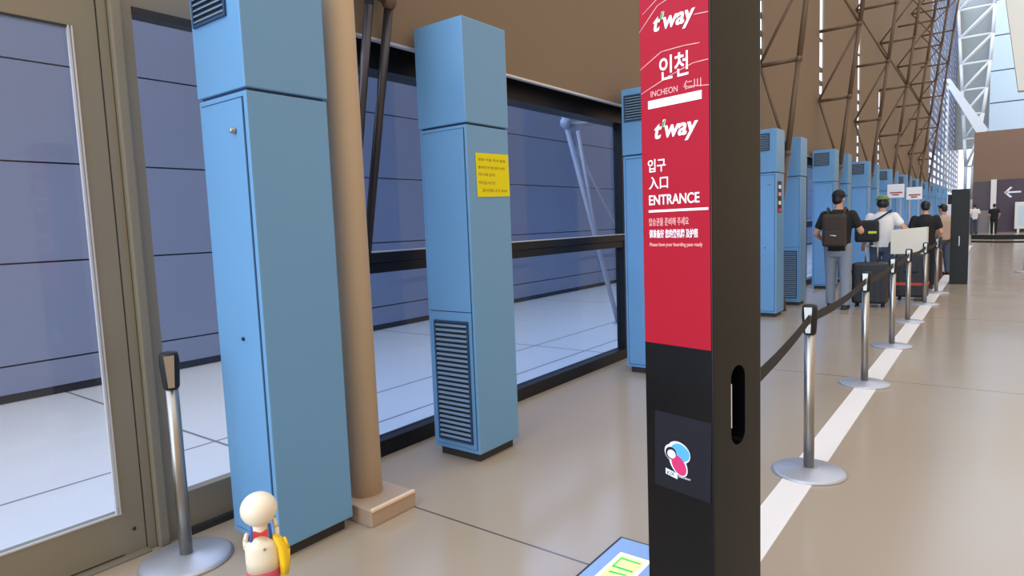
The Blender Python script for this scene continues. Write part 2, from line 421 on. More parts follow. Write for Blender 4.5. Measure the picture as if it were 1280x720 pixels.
# far end of the hall: booth block, pale end panels, white fin
def far_end():
    b = MB(); b.box(-1.2, 14, 46, 52, 0, 5.72, 'block_brown')
    w = b.build('wall_booth'); struct(w, 'brown booth block at the far end of the hall', 'wall')
    p = MB(); p.box(-1.15, -0.2, 45.93, 46, 0, 2.9, 'block_dark'); p.build('dark_panel', w)
    p = MB(); p.box(-0.95, -0.2, 45.86, 45.93, 0, 1.25, 'grey_panel'); p.build('grey_panel', w)
    p = MB(); p.box(-0.36, -0.1, 45.7, 46, 0, 2.98, 'pale_fin'); p.build('pale_pier', w)
    b = MB()
    for i, (z0, z1) in enumerate(((6.6, 9.0), (9.08, 11.3), (11.38, 13.8), (13.88, 16.3), (16.4, 19))): b.box(-0.72, 9, 60, 60.15, z0, z1, 'pale_panel')
    b.box(-0.70, 9, 60.05, 60.2, 6.6, 19, 'joint')
    b.box(-6, -0.74, 62, 62.2, 6.0, 22, 'mast_back')
    struct(b.build('wall_end'), 'pale blue panelled end wall high above the booth block', 'wall')
    b = MB(); b.prism([(0.0, 8.9), (0.46, 5.55), (3.2, 5.4), (3.4, 8.9)], 29.9, 30.4, 'pale_fin')
    struct(b.build('ceiling_fin'), 'off white sloping ceiling fin hanging over the hall', 'ceiling')
far_end()

# ------------------------------------------------------------------ blue cabinets
AX0, AX1, AD, AH, SEAM = -2.79, -2.42, 0.39, 2.59, 2.0
def louver(b, x0, x1, z0, z1, y, n, flip=1):
    """A recessed grille on the face y (flip 1: faces -y): dark recess, frame bars and tilted slats."""
    f = flip
    ya, yb = sorted((y-0.002*f, y+0.004*f)); b.box(x0, x1, ya, yb, z0, z1, 'ac_dark')
    t = 0.012
    ya, yb = sorted((y-0.010*f, y))
    b.box(x0-t, x1+t, ya, yb, z1, z1+t, 'ac_groove'); b.box(x0-t, x1+t, ya, yb, z0-t, z0, 'ac_groove')
    b.box(x0-t, x0, ya, yb, z0, z1, 'ac_groove'); b.box(x1, x1+t, ya, yb, z0, z1, 'ac_groove')
    p = (z1-z0)/n
    for k in range(n):
        z = z0+(k+0.5)*p
        b.prism([(y-0.012*f, z-p*0.22), (y-0.009*f, z-p*0.30), (y-0.002*f, z+p*0.12), (y-0.005*f, z+p*0.20)], x0, x1, 'ac_slat', 'yz')
def make_cabinet(kind, label, y, group=None):
    t = thing('air_conditioner_cabinet', label, 'air conditioner', (0, y, 0), 0, group)
    b = MB(); b.box(AX0+0.03, AX1-0.03, 0.03, AD-0.03, 0, 0.06, 'plinth_dark'); b.build('plinth', t)
    b = MB(); b.box(AX0, AX1, 0, AD, 0.055, SEAM-0.006, 'ac_blue', 0.006); b.build('lower_cabinet', t)
    b = MB(); b.box(AX0+0.012, AX1-0.012, 0.012, AD-0.012, SEAM-0.01, SEAM+0.01, 'ac_groove')
    b.build('seam', t)
    b = MB(); b.box(AX0-0.004, AX1+0.004, -0.004, AD+0.004, SEAM+0.005, AH, 'ac_blue', 0.006); b.build('upper_cabinet', t)
    if kind == 'A':
        b = MB(); b.box(AX0+0.022, AX1-0.022, -0.0025, 0.002, 0.08, SEAM-0.028, 'ac_groove')
        b.box(AX0+0.028, AX1-0.028, -0.006, 0.002, 0.086, SEAM-0.034, 'ac_blue'); d = b.build('door_panel', t)
        b = MB(); b.tube((AX1-0.09, -0.02, 1.84), (AX1-0.09, -0.004, 1.84), 0.012, 'chrome'); b.ball((AX1-0.09, -0.02, 1.84), 0.012, 'chrome'); b.build('knob', d)
        b = MB(); b.tube((AX1-0.15, -0.013, 0.97), (AX1-0.15, -0.004, 0.97), 0.008, 'ac_dark'); b.build('lock', d)
        b = MB(); louver(b, AX0+0.035, AX1-0.10, 2.31, 2.52, -0.004, 9); b.build('outlet_grille', t)
    else:
        b = MB(); b.box(AX0+0.022, AX1-0.016, -0.0025, 0.002, 0.08, SEAM-0.024, 'ac_groove')
        b.box(AX0+0.026, AX1-0.02, -0.006, 0.002, 0.915, SEAM-0.028, 'ac_blue'); b.build('upper_door_panel', t)
        b = MB(); b.box(AX0+0.026, AX1-0.02, -0.006, 0.002, 0.084, 0.909, 'ac_blue'); d = b.build('lower_door_panel', t)
        b = MB(); louver(b, AX0+0.065, AX1-0.055, 0.125, 0.845, -0.006, 24); b.build('intake_grille', t)
        b = MB(); louver(b, AX0+0.04, AX1-0.10, 2.31, 2.52, AD+0.004, 9, -1); b.build('outlet_grille', t)
    return t
GRP = 'row of sky blue cabinets along the windows'
cabA = make_cabinet('A', 'tall blue cabinet beside the glazed door, plain door panel with a small knob', 1.47, GRP)
cabB = make_cabinet('B', 'free-standing blue cabinet carrying the yellow notice, tall louver near its foot', 2.81, GRP)
dup(cabA, (0.05, 1.47+MOD, 0), 0, 'blue cabinet half hidden by the red and black entrance pillar', GRP)
names = ['first blue cabinet past the entrance pillar, top louver facing the viewer', 'blue cabinet with a tall dark intake louver just behind the first one past the pillar',
         'blue cabinet with a top louver directly behind the person in the black cap', 'blue cabinet with little showing between the two top louvers near the black cap',
         'blue cabinet whose top louver shows between the black cap and the green hat', 'blue cabinet just before the one behind the green hat',
         'blue cabinet whose small top louver shows just above the green hat']
k = 0
for bayn in range(2, 12):
    for j, (proto, off) in enumerate(((cabA, 1.47), (cabB, 2.81))):
        lab = names[k] if k < len(names) else 'distant blue cabinet in the row beyond the travellers'
        dup(proto, (0, off+MOD*bayn, 0), 0, lab, GRP if k < len(names) else 'distant blue cabinets beyond the travellers'); k += 1

def yellow_notice():
    t = thing('paper_notice', 'yellow paper notice with five lines of writing taped to the blue cabinet', 'notice', (AX1+0.0015, 0, 0))
    b = MB(); b.prism([(2.885, 1.583), (3.195, 1.592), (3.19, 1.845), (2.88, 1.838)], 0.0, 0.0015, 'yellow', 'yz'); b.build('sheet', t)
    lines = [('공항 이용 안내 말씀', 1.802, 0.016, 2.90, 3.16), ('출국장 대기열 협조 부탁', 1.757, 0.016, 2.90, 3.15), ('여기에 앉지', 1.715, 0.018, 2.90, 3.05),
             ('마십시오', 1.668, 0.020, 2.90, 3.055), ('감사합니다 KIX', 1.624, 0.020, 2.93, 3.17)]
    for s, z, h, y0, y1 in lines: text(s, 'lettering', 'ink', t, y0, y1, z-h/2, z+h/2, 0.0015, axis='yz', depth=0.0006)
yellow_notice()
def poster_strip():
    t = thing('sticker_strip', 'narrow dark strip of small stickers on the side of the first far cabinet', 'sticker', (AX1+0.001, 1.47+MOD*2, 0))
    b = MB(); b.box(0, 0.003, 0.06, 0.24, 1.45, 1.88, 'decal'); b.build('backing', t)
    for z, m in ((1.80, 'white'), (1.70, 'pink_white'), (1.58, 'white'), (1.48, 'logo_pink')):
        b = MB(); b.box(0.003, 0.005, 0.09, 0.21, z-0.02, z+0.03, m); b.build('sticker', t)
poster_strip()

# ------------------------------------------------------------------ round column and its stone base
b = MB(); b.box(-2.86, -2.335, 1.90, 2.19, 0, 0.085, 'kerb', 0.006); kb = b.build('stone_kerb')
tag(kb, 'low beige stone block at the foot of the round column', 'kerb')
b = MB(); b.box(-2.35, -2.33, 1.905, 2.185, 0.075, 0.09, 'kerb_edge', 0.003); b.build('nosing', kb)
o = MB().lathe([(0.085, 0), (0.085, 6.0)], 'column', (-2.545, 2.045, 0.085), 40).build('column')
struct(o, 'round beige column standing on a stone block behind the blue cabinet', 'column')

# dark tubes of the truss next to the column
def short_truss():
    t = thing('truss_strut', 'pair of dark steel tubes meeting at a joint beside the round column', 'strut')
    for pa, pb in (((-3.0, 2.53, 1.28), (-2.775, 2.60, 2.66)), ((-2.99, 2.40, 1.28), (-2.775, 2.455, 2.64)), ((-2.775, 2.455, 2.64), (-2.755, 2.48, 2.95))):
        MB().tube(pa, pb, 0.026, 'dark_steel').build('tube', t)
    b = MB(); b.ball((-2.77, 2.60, 2.70), (0.045, 0.045, 0.06), 'truss'); b.tube((-2.77, 2.6, 2.70), (-2.77, 2.30, 2.74), 0.03, 'truss'); b.build('joint', t)
    b = MB(); b.tube((-2.77, 2.60, 2.7), (-2.67, 2.62, 3.6), 0.045, 'truss'); b.build('chord', t)
short_truss()

# ------------------------------------------------------------------ brown lattice trusses leaning into the hall
def front_x(z): return -2.43+0.118*(z-2.5)
def make_truss(label, y):
    t = thing('lattice_truss', label, 'truss', (0, y, 0), 0, 'brown lattice trusses in front of the brown wall')
    zs = [1.0, 2.3, 3.6, 4.9, 6.2, 7.5, 8.8, 10.1, 11.4, 12.7]
    b = MB()
    for z0, z1 in zip([0]+zs, zs+[14.0]): b.tube((front_x(max(z0, 1.0)) if z0 else -2.50, 0.62, z0), (front_x(z1), 0.62, z1), 0.040, 'truss', seg=10, caps=True)
    b.build('front_chord', t)
    for i, z in enumerate(zs[1:], 1):
        b = MB(); b.tube((front_x(z), 0.62, z), (-2.822, 0.56, z-0.02), 0.032, 'truss', seg=8); b.ball((front_x(z), 0.62, z), 0.055, 'truss', 10, 6); b.build('strut', t)
        if i+1 < len(zs):
            z2 = zs[i+1]
            b = MB()
            if i % 2: b.tube((front_x(z), 0.62, z), (-2.822, 0.56, z2), 0.022, 'truss', seg=8)
            else: b.tube((-2.822, 0.56, z), (front_x(z2), 0.62, z2), 0.022, 'truss', seg=8)
            b.build('brace', t)
    return t
tl = ['brown lattice truss rising behind the first blue cabinets past the entrance pillar', 'brown lattice truss rising above the person in the black cap', 'third brown lattice truss along the wall past the pillar',
      'fourth brown lattice truss along the wall past the pillar']
tr = make_truss(tl[0], 9.3)
for i in range(1, 7):
    dup(tr, (0, 9.3+MOD*i, 0), 0, tl[i] if i < 4 else 'distant brown lattice truss near the gridded glass', None if i < 4 else 'distant brown lattice trusses near the gridded glass')

def outside_strut():
    t = thing('outside_strut', 'pale grey steel strut standing on the paving outside the window', 'strut', (0, 0, 0))
    X = -4.2  # pale tubes meeting at a joint, set beyond the glass
    for pa, pb, r in (((X, 6.66, 2.75), (X, 7.95, 0.0), 0.032), ((X+0.12, 6.80, 2.52), (X+0.08, 7.30, 1.15), 0.024), ((X, 6.80, 2.52), (X, 8.12, 1.2), 0.024), ((X, 6.78, 2.60), (X, 7.75, 2.73), 0.03), ((X, 6.66, 2.75), (X, 6.55, 4.2), 0.03)):
        MB().tube(pa, pb, r, 'grey_steel').build('tube', t)
    MB().ball((X, 6.72, 2.62), 0.07, 'grey_steel').build('joint', t)
    MB().lathe([(0.08, 0), (0.08, 0.02)], 'grey_steel', (X, 7.95, -0.004)).build('foot_plate', t)
outside_strut()

# ------------------------------------------------------------------ entrance pillar
def pillar():
    th = math.radians(-13)
    t = thing('sign_pillar', 'tall glossy black pillar sign with a red entrance banner and a hand slot', 'sign pillar', (-0.592, 1.647, 0), th)
    W, D, HT = 0.225, 0.245, 2.12
    b = MB(); b.box(-W, 0, 0, D, 0.0, HT, 'black_gloss', 0.003); body = b.build('pillar_body', t)
    c = MB()                                                           # stadium slot through the side face
    pts = []
    for k in range(13):
        a = PI*k/12; pts.append((0.123+0.036*math.cos(a), 0.965+0.036*math.sin(a)))
    for k in range(13):
        a = PI+PI*k/12; pts.append((0.123+0.036*math.cos(a), 0.81+0.036*math.sin(a)))
    c.prism(pts, -0.05, 0.05, 'black_matt', 'yz'); cu = c.build('cutter', t)
    cut(body, cu)
    b = MB(); b.box(-0.014, -0.006, 0.088, 0.101, 0.825, 0.95, 'white'); b.build('slot_strip', t)  # white strip added for the bright view through the slot
    b = MB(); b.box(-W+0.004, -0.004, -0.003, 0.0, 1.06, HT-0.02, 'red'); ban = b.build('banner', t)
    y = -0.0031
    def bar(x0, x1, z0, z1, m, nm, sk=0.0):
        q = MB(); q.prism([(x0, z0), (x1, z0+sk), (x1, z1+sk), (x0, z1)], y-0.0008, y, m); q.build(nm, ban)
    text("t'way", 'logo_lettering', 'white', ban, -0.174, -0.042, 1.905, 1.965, y, shear=0.22, bold=0.025)
    text("t'way", 'logo_lettering', 'white', ban, -0.176, -0.036, 1.618, 1.682, y, shear=0.22, bold=0.025)
    for z in (1.94, 1.655):
        q = MB(); q.prism([(-0.152, z), (-0.143, z+0.012), (-0.138, z+0.027), (-0.149, z+0.018)], y-0.0022, y-0.001, 'green_leaf'); q.build('leaf_mark', ban)
    text('인천', 'lettering', 'white', ban, -0.156, -0.064, 1.786, 1.848, y, bold=0.012)
    text('INCHEON', 'lettering', 'pink_white', ban, -0.186, -0.098, 1.748, 1.764, y); text('仁川', 'lettering', 'pink_white', ban, -0.078, -0.026, 1.748, 1.772, y)
    bar(-0.196, -0.025, 1.717, 1.739, 'white', 'white_bar')
    text('입구', 'lettering', 'white', ban, -0.20, -0.14, 1.543, 1.579, y, bold=0.012)
    text('入口', 'lettering', 'white', ban, -0.198, -0.133, 1.496, 1.531, y, bold=0.012)
    text('ENTRANCE', 'lettering', 'white', ban, -0.198, -0.034, 1.452, 1.480, y, bold=0.015)
    bar(-0.20, -0.008, 1.432, 1.4385, 'white', 'rule')
    text('탑승권을 준비해 주세요', 'lettering', 'pink_white', ban, -0.199, -0.068, 1.394, 1.416, y, bold=0.008)
    text('请准备好 您的登机牌 及护照', 'lettering', 'white', ban, -0.199, -0.040, 1.360, 1.384, y, bold=0.012)
    text('Please have your boarding pass ready', 'lettering', 'pink_white', ban, -0.198, -0.026, 1.334, 1.347, y, bold=0.01)
    # creases of the loose film near the top
    q = MB()
    for pp in ([(-0.222, 1.93), (-0.16, 1.985), (-0.10, 2.0)], [(-0.222, 1.828), (-0.15, 1.862), (-0.08, 1.862), (-0.03, 1.858)], [(-0.220, 1.762), (-0.12, 1.795), (-0.05, 1.812), (-0.005, 1.812)], [(-0.045, 1.932), (-0.004, 1.928)], [(-0.05, 2.0), (-0.03, 1.985), (-0.004, 1.965)], [(-0.08, 1.757), (-0.004, 1.748)], [(-0.21, 1.975), (-0.13, 2.02)]):
        for a, c2 in zip(pp, pp[1:]): q.tube((a[0], y, a[1]), (c2[0], y, c2[1]), 0.0014, 'pink_white', seg=6)
    q.build('film_crease', ban)
    b = MB(); b.prism([(-0.192, 0.862), (-0.004, 0.862), (-0.010, 0.638), (-0.196, 0.638)], -0.0015, 0, 'decal'); st = b.build('dark_sticker', t)
    # emblem: white outlined ribbon, blue round, crimson lobe, pale round
    def ell(cx, cz, rx, rz, rot, n=26):
        c_, s_ = math.cos(rot), math.sin(rot)
        return [(cx+rx*math.cos(2*PI*i/n)*c_-rz*math.sin(2*PI*i/n)*s_, cz+rx*math.cos(2*PI*i/n)*s_+rz*math.sin(2*PI*i/n)*c_) for i in range(n)]
    def disc(pl, m, nm, y0):
        q = MB(); q.prism(pl, y0-0.0008, y0, m); q.build(nm, st)
    disc(ell(-0.110, 0.755, 0.038, 0.030, -0.25), 'logo_white', 'emblem_outline', -0.0015)
    disc(ell(-0.137, 0.748, 0.021, 0.024, 0.5), 'logo_white', 'emblem_outline', -0.0016)
    disc(ell(-0.113, 0.722, 0.040, 0.026, -0.95), 'logo_white', 'emblem_outline', -0.0017)
    disc(ell(-0.105, 0.756, 0.031, 0.024, -0.25), 'logo_blue', 'emblem_blue', -0.0027)
    disc(ell(-0.136, 0.747, 0.019, 0.018, 0.5), 'decal', 'emblem_dark', -0.0029)
    disc(ell(-0.110, 0.718, 0.031, 0.021, -0.95), 'logo_pink', 'emblem_crimson', -0.0031)
    disc(ell(-0.134, 0.745, 0.014, 0.0125, 0.0), 'logo_white', 'emblem_pale', -0.0036)
    q = MB(); q.prism([(-0.156, 0.698), (-0.116, 0.691), (-0.116, 0.675), (-0.156, 0.681)], -0.0025, -0.0015, 'logo_white'); q.build('caption_plate', st)
    text('KIX', 'caption', 'decal', st, -0.150, -0.126, 0.681, 0.692, -0.0026, depth=0.0005)
    text('KANSAI AIRPORT', 'caption', 'logo_white', st, -0.113, -0.072, 0.682, 0.687, -0.0016, depth=0.0005)
pillar()

def far_pillar():
    t = thing('sign_pillar', 'plain black sign pillar standing in the hall past the row of posts', 'sign pillar', (-0.55, 14.7, 0))
    b = MB(); b.box(-0.15, 0.13, -0.12, 0.12, 0, 1.77, 'black_matt', 0.004); b.build('pillar_body', t)
    b = MB(); b.box(-0.21, -0.15, -0.05, 0.05, 1.5, 1.68, 'black_matt', 0.01); b.build('side_bracket', t)
    b = MB(); b.box(-0.02, -0.005, -0.126, -0.119, 0.72, 0.9, 'chrome'); b.build('slot', t)
far_pillar()

# ------------------------------------------------------------------ retractable belt posts
def make_post(label, x, y, group='silver belt posts along the white line', top=0.93):
    t = thing('belt_post', label, 'queue post', (x, y, 0), 0, group)
    MB().lathe([(0.19, 0.0), (0.19, 0.008), (0.175, 0.018), (0.06, 0.026), (0.045, 0.032)], 'post_base', seg=40).build('base', t)
    MB().tube((0, 0, 0.028), (0, 0, top-0.15), 0.027, 'chrome', seg=24).build('pole', t)
    b = MB(); b.lathe([(0.029, top-0.16), (0.033, top-0.15), (0.040, top-0.05), (0.038, top-0.02), (0.034, top-0.004), (0.02, top)], 'black_matt', seg=24); h = b.build('belt_head', t)
    b = MB(); b.prism([(-0.012, top-0.15), (0.012, top-0.15), (0.020, top-0.012), (-0.020, top-0.012)], -0.0415, 0.0415, 'chrome'); b.build('cover', h)
    return t
def belt(post, dx, dy, z=0.855, sag=0.03, h=0.05, name='belt'):
    """A webbing strap from the post to a point (dx, dy) away, with a little sag; stays part of the post it is reeled in."""
    b = MB(); n = 12; L = math.hypot(dx, dy); nx, ny = -dy/L*0.0015, dx/L*0.0015; rows = []
    for k in range(n+1):
        f = 0.03/L+(1-0.06/L)*k/n; zz = z-sag*4*f*(1-f)
        rows.append([b.bm.verts.new((dx*f+s*nx, dy*f+s*ny, zz+e)) for s, e in ((-1, -h/2), (1, -h/2), (1, h/2), (-1, h/2))])
    b._mi('belt')
    for r0, r1 in zip(rows, rows[1:]):
        for k in range(4): b.bm.faces.new((r0[k], r0[(k+1) % 4], r1[(k+1) % 4], r1[k]))
    b.bm.faces.new(rows[0]); b.bm.faces.new(rows[-1][::-1])
    return b.build(name, post)
dl = make_post('silver belt post standing alone between the glazed door and the tall blue cabinet', -2.81, 1.255, None); dl.rotation_euler.z = math.radians(66)
pts = [(-0.79, 3.67), (-0.84, 5.86), (-0.85, 7.66), (-0.88, 9.45), (-0.84, 11.3), (-0.80, 12.95)]
lab = ['silver belt post at the front of the row, first past the entrance pillar', 'second silver belt post past the entrance pillar', 'third silver belt post past the entrance pillar, on the white line',
       'fourth silver belt post past the entrance pillar, before the white carton', 'fifth silver belt post past the entrance pillar', 'sixth silver belt post, last before the far black pillar']
for i, ((x, y), l) in enumerate(zip(pts, lab)):
    p = make_post(l, x, y)
    if i == 0: belt(p, -0.628-x+0.0, 1.90-y, sag=0.02)
    else: belt(p, pts[i-1][0]-x, pts[i-1][1]-y)
    if i == 5: belt(p, -0.66-x, 14.57-y)
ex = [make_post('belt post at the edge of the open floor across from the far black pillar', 0.62, 14.35, 'belt posts across the open floor'),
      make_post('belt post beyond the cross belt at the edge of the open floor', 0.50, 17.6, 'belt posts across the open floor')]
belt(ex[0], -1.03, 0.33, z=0.88, sag=0.01, h=0.085); belt(ex[0], -1.03, 0.33, z=0.795, sag=0.01, h=0.035)
belt(ex[1], 0.12, -3.25, z=0.86)

# ------------------------------------------------------------------ recessed exit light in the floor
def floor_light():
    t = thing('floor_exit_light', 'green glowing exit light set in a blue steel plate on the floor by the pillar', 'exit light', (-1.305, 1.86, 0))
    b = MB(); b.box(0, 0.29, 0, 0.59, 0, 0.010, 'joint', 0.003); b.build('rim', t)
    b = MB(); b.box(0.012, 0.278, 0.012, 0.578, 0.006, 0.012, 'steel_blue', 0.002); b.build('plate', t)
    b = MB(); b.box(0.068, 0.206, 0.06, 0.459, 0.008, 0.0145, 'pale_glow', 0.002); b.build('light_edge', t)
    b = MB(); b.box(0.084, 0.190, 0.08, 0.436, 0.010, 0.0155, 'green_glow'); pn = b.build('light_panel', t)
    q = MB(); z0, z1 = 0.0155, 0.0163
    q.box(0.092, 0.182, 0.408, 0.418, z0, z1, 'green_dark'); q.box(0.092, 0.182, 0.335, 0.347, z0, z1, 'green_dark')
    q.box(0.092, 0.098, 0.335, 0.418, z0, z1, 'green_dark')
    q.prism([(0.10, 0.29), (0.17, 0.30), (0.175, 0.31), (0.10, 0.302)], z0, z1, 'green_dark', 'xy')
    q.prism([(0.12, 0.12), (0.155, 0.12), (0.155, 0.2), (0.18, 0.2), (0.137, 0.27), (0.095, 0.2), (0.12, 0.2)], z0, z1, 'green_dark', 'xy')
    q.build('symbol', pn)
floor_light()

# ------------------------------------------------------------------ small white figure at the foot of the blue cabinet
def figurine():
    t = thing('toy_figurine', 'small cream ball-headed figurine with a yellow side pack by the blue cabinet', 'figurine', (-2.106, 1.205, 0), math.radians(58))
    # local -y faces the viewer
    MB().lathe([(0.075, 0), (0.075, 0.014), (0.06, 0.02)], 'cream').build('stand', t)
    b = MB(); b.loft([(-0.022, 0, 0.018, 0.022, 0.024), (-0.024, 0, 0.10, 0.022, 0.024), (-0.02, 0, 0.15, 0.028, 0.03)], 'toy_pink')
    b.loft([(0.022, 0, 0.018, 0.022, 0.024), (0.024, 0, 0.10, 0.022, 0.024), (0.02, 0, 0.15, 0.028, 0.03)], 'toy_pink')
    b.loft([(0, 0, 0.13, 0.052, 0.036), (0, 0, 0.165, 0.057, 0.043), (0, 0, 0.196, 0.059, 0.044), (0, 0, 0.2, 0.055, 0.04)], 'toy_pink'); b.build('trousers', t)
    b = MB(); b.loft([(0, 0, 0.195, 0.056, 0.042), (0, 0, 0.24, 0.058, 0.043), (0, 0, 0.285, 0.057, 0.042), (0, 0, 0.302, 0.050, 0.038), (0, 0, 0.311, 0.030, 0.028), (0, 0, 0.318, 0.025, 0.025), (0, 0, 0.385, 0.028, 0.027)], 'cream'); b.build('torso', t)
    b = MB(); b.ball((0, 0, 0.425), (0.064, 0.062, 0.061), 'cream', 32, 20); b.build('head', t)
    b = MB(); b.prism([(-0.025, 0.331), (0, 0.339), (0.025, 0.329), (0.025, 0.353), (0, 0.346), (-0.025, 0.354)], -0.036, -0.020, 'toy_red'); b.build('bow_tie', t)
    for s in (-1, 1):
        b = MB(); b.limb([((s*0.052, 0.01, 0.285), 0.011), ((s*0.054, 0.012, 0.325+0.016*s), 0.009), ((s*0.048, 0.012, 0.35+0.020*s), 0.008)], 'cream'); b.build('arm', t)
    b = MB(); b.limb([((-0.034, -0.005, 0.312), 0.006), ((-0.030, -0.004, 0.36), 0.005)], 'toy_blue'); b.limb([((0.034, -0.005, 0.312), 0.006), ((0.032, -0.004, 0.36), 0.005)], 'toy_blue'); b.build('collar', t)
    b = MB(); b.ball((0.010, -0.043, 0.288), 0.005, 'aluminium'); b.build('button', t)
    b = MB()
    b.loft([(0.072, -0.01, 0.175, 0.017, 0.03), (0.074, -0.01, 0.22, 0.019, 0.030), (0.070, -0.01, 0.275, 0.020, 0.030), (0.056, -0.012, 0.308, 0.015, 0.024), (0.044, -0.014, 0.322, 0.006, 0.012)], 'toy_yellow')
    b.limb([((0.080, -0.02, 0.305), 0.006), ((0.090, -0.02, 0.265), 0.006), ((0.088, -0.02, 0.205), 0.0055)], 'toy_yellow'); b.build('side_pack', t)
    return t
figurine()

# ------------------------------------------------------------------ people
def person(label, loc, rz, H, arms, shirt, trousers, head_yaw=0.0, stride=0.06, shoes='shoe', group=None, hair='hair', coarse=False):
    """One fused body (head with face, hands with five fingers) wearing shirt, trousers, shoes and hair. Faces +y. arms: ((elbow, wrist), (elbow, wrist)) for left and right."""
    s = H/1.75
    V = lambda x, y, z: (x*s, y*s, z*s)
    hipL, hipR = V(-0.095, 0, 0.92), V(0.095, 0, 0.92)
    knees = [V(-0.105, 0.02+stride*0.5, 0.50), V(0.105, 0.02-stride*0.5, 0.50)]
    ank = [V(-0.11, stride, 0.085), V(0.11, -stride, 0.085)]
    b = MB(); m = 'skin'
    R = lambda *rr: [(x*s, y*s, z*s, rx*s, ry*s) for (x, y, z, rx, ry) in rr]
    b.loft(R((0, 0, 0.80, 0.12, 0.09), (0, 0, 0.90, 0.165, 0.115), (0, 0, 1.04, 0.145, 0.10), (0, 0, 1.20, 0.16, 0.11), (0, 0, 1.34, 0.178, 0.11), (0, 0, 1.42, 0.15, 0.09), (0, 0, 1.47, 0.075, 0.07), (0, 0.005, 1.50, 0.056, 0.058), (0, 0.01, 1.58, 0.054, 0.056)), m)
    hc = Vector(V(0, 0.022, 1.645)); hr = Matrix.Rotation(head_yaw, 3, 'Z')
    def hp(x, y, z): return hc + hr @ Vector(V(x, y, z))
    b.ball(hc, (0.074*s, 0.094*s, 0.105*s), m, rot=hr); b.ball(hp(0, 0.03, -0.055), (0.056*s, 0.06*s, 0.06*s), m, rot=hr)
    b.ball(hp(0, 0.098, -0.02), (0.012*s, 0.017*s, 0.02*s), m, rot=hr)              # nose
    b.ball(hp(0, 0.090, -0.062), (0.022*s, 0.008*s, 0.008*s), m, rot=hr)            # lips
    for e in (-1, 1): b.ball(hp(e*0.076, -0.004, -0.015), (0.010*s, 0.020*s, 0.032*s), m, rot=hr)
    for hip, kn, an in ((hipL, knees[0], ank[0]), (hipR, knees[1], ank[1])):
        b.limb([(hip, 0.088*s), (kn, 0.056*s), ((Vector(kn)*0.45+Vector(an)*0.55), 0.05*s), (an, 0.038*s)], m)
        b.limb([(an, 0.04*s), ((Vector(an)+Vector(V(0, 0.13, -0.05))), 0.033*s)], m)
    for side, (el, wr) in zip((-1, 1), arms):
        sh = Vector(V(side*0.185, 0, 1.40)); el = Vector(V(*el)); wr = Vector(V(*wr))
        b.limb([(sh, 0.056*s), (el, 0.042*s), (wr, 0.028*s)], m)
        d = (wr-el).normalized(); lat = d.cross(Vector((0, 0, 1)));
        lat = lat.normalized() if lat.length > 0.2 else Vector((0, 1, 0)); nrm = lat.cross(d).normalized()
        palm = wr + d*0.055*s
        rot = Matrix((lat, d, nrm)).transposed()
        b.ball(palm, (0.040*s, 0.05*s, 0.018*s), m, rot=rot); b.tube(wr, palm, 0.025*s, m)
        for k, (o_, ln) in enumerate(((-0.030, 0.060), (-0.010, 0.074), (0.011, 0.070), (0.030, 0.055))):
            p0 = wr + d*0.075*s + lat*o_*s; p1 = p0 + d*ln*0.55*s - nrm*0.008*s; p2 = p1 + d*ln*0.45*s - nrm*0.030*s
            b.limb([(p0, 0.0105*s), (p1, 0.0095*s), (p2, 0.0085*s)], m, 8)
        inn = -side
        p0 = wr + d*0.035*s + lat*inn*0.030*s; p1 = p0 + d*0.035*s + lat*inn*0.026*s; b.limb([(p0, 0.012*s), (p1, 0.011*s), (p1+d*0.03*s, 0.0095*s)], m, 8)
    body = b.build('person', None, loc); body.rotation_euler = (0, 0, rz)
    fuse(body, 0.012 if coarse else 0.0085, 3)
    tag(body, label, 'person', group)
    # shirt
    b = MB()
    b.loft(R((0, 0, 0.86, 0.182, 0.134), (0, 0, 1.0, 0.172, 0.128), (0, 0, 1.2, 0.184, 0.132), (0, 0, 1.34, 0.196, 0.132), (0, 0, 1.42, 0.165, 0.108), (0, 0, 1.462, 0.09, 0.085), (0, 0, 1.485, 0.074, 0.074)), shirt)
    for side, (el, wr) in zip((-1, 1), arms):
        sh = Vector(V(side*0.182, 0, 1.398)); e2 = sh.lerp(Vector(V(*el)), 0.68)
        b.limb([(sh, 0.074*s), (sh.lerp(e2, 0.85), 0.068*s)], shirt); b.tube(sh.lerp(e2, 0.5), e2, 0.07*s, shirt, 0.066*s)
    g = b.build('shirt', body); fuse(g, 0.014, 4)
    b = MB()
    b.loft(R((0, 0, 0.78, 0.16, 0.115), (0, 0, 0.86, 0.182, 0.132), (0, 0, 0.95, 0.172, 0.126), (0, 0, 1.01, 0.158, 0.115)), trousers)
    for hip, kn, an in ((hipL, knees[0], ank[0]), (hipR, knees[1], ank[1])):
        a3 = Vector(an)+Vector((0, 0, 0.015))
        b.limb([(hip, 0.104*s), (kn, 0.078*s)], trousers); b.tube(kn, a3, 0.078*s, trousers, 0.066*s); b.tube(a3, a3-Vector((0, 0, 0.035*s)), 0.066*s, trousers, 0.068*s)
    g = b.build('trousers', body); fuse(g, 0.014, 4)
    for an in ank:
        a = Vector(an)
        b = MB(); b.ball((a.x, a.y+0.115*s, 0.040*s), (0.050*s, 0.085*s, 0.038*s), shoes); b.ball((a.x, a.y-0.01*s, 0.05*s), (0.045*s, 0.06*s, 0.055*s), shoes)
        b.box(a.x-0.046*s, a.x+0.046*s, a.y-0.07*s, a.y+0.19*s, 0.0, 0.028*s, shoes, 0.008)
        g = b.build('shoe', body); fuse(g, 0.010, 3)
    b = MB(); b.ball(hp(0, -0.012, 0.022), (0.083*s, 0.098*s, 0.096*s), hair, rot=hr)
    b.ball(hp(0, -0.045, -0.025), (0.072*s, 0.062*s, 0.068*s), hair, rot=hr); b.build('hair', body)
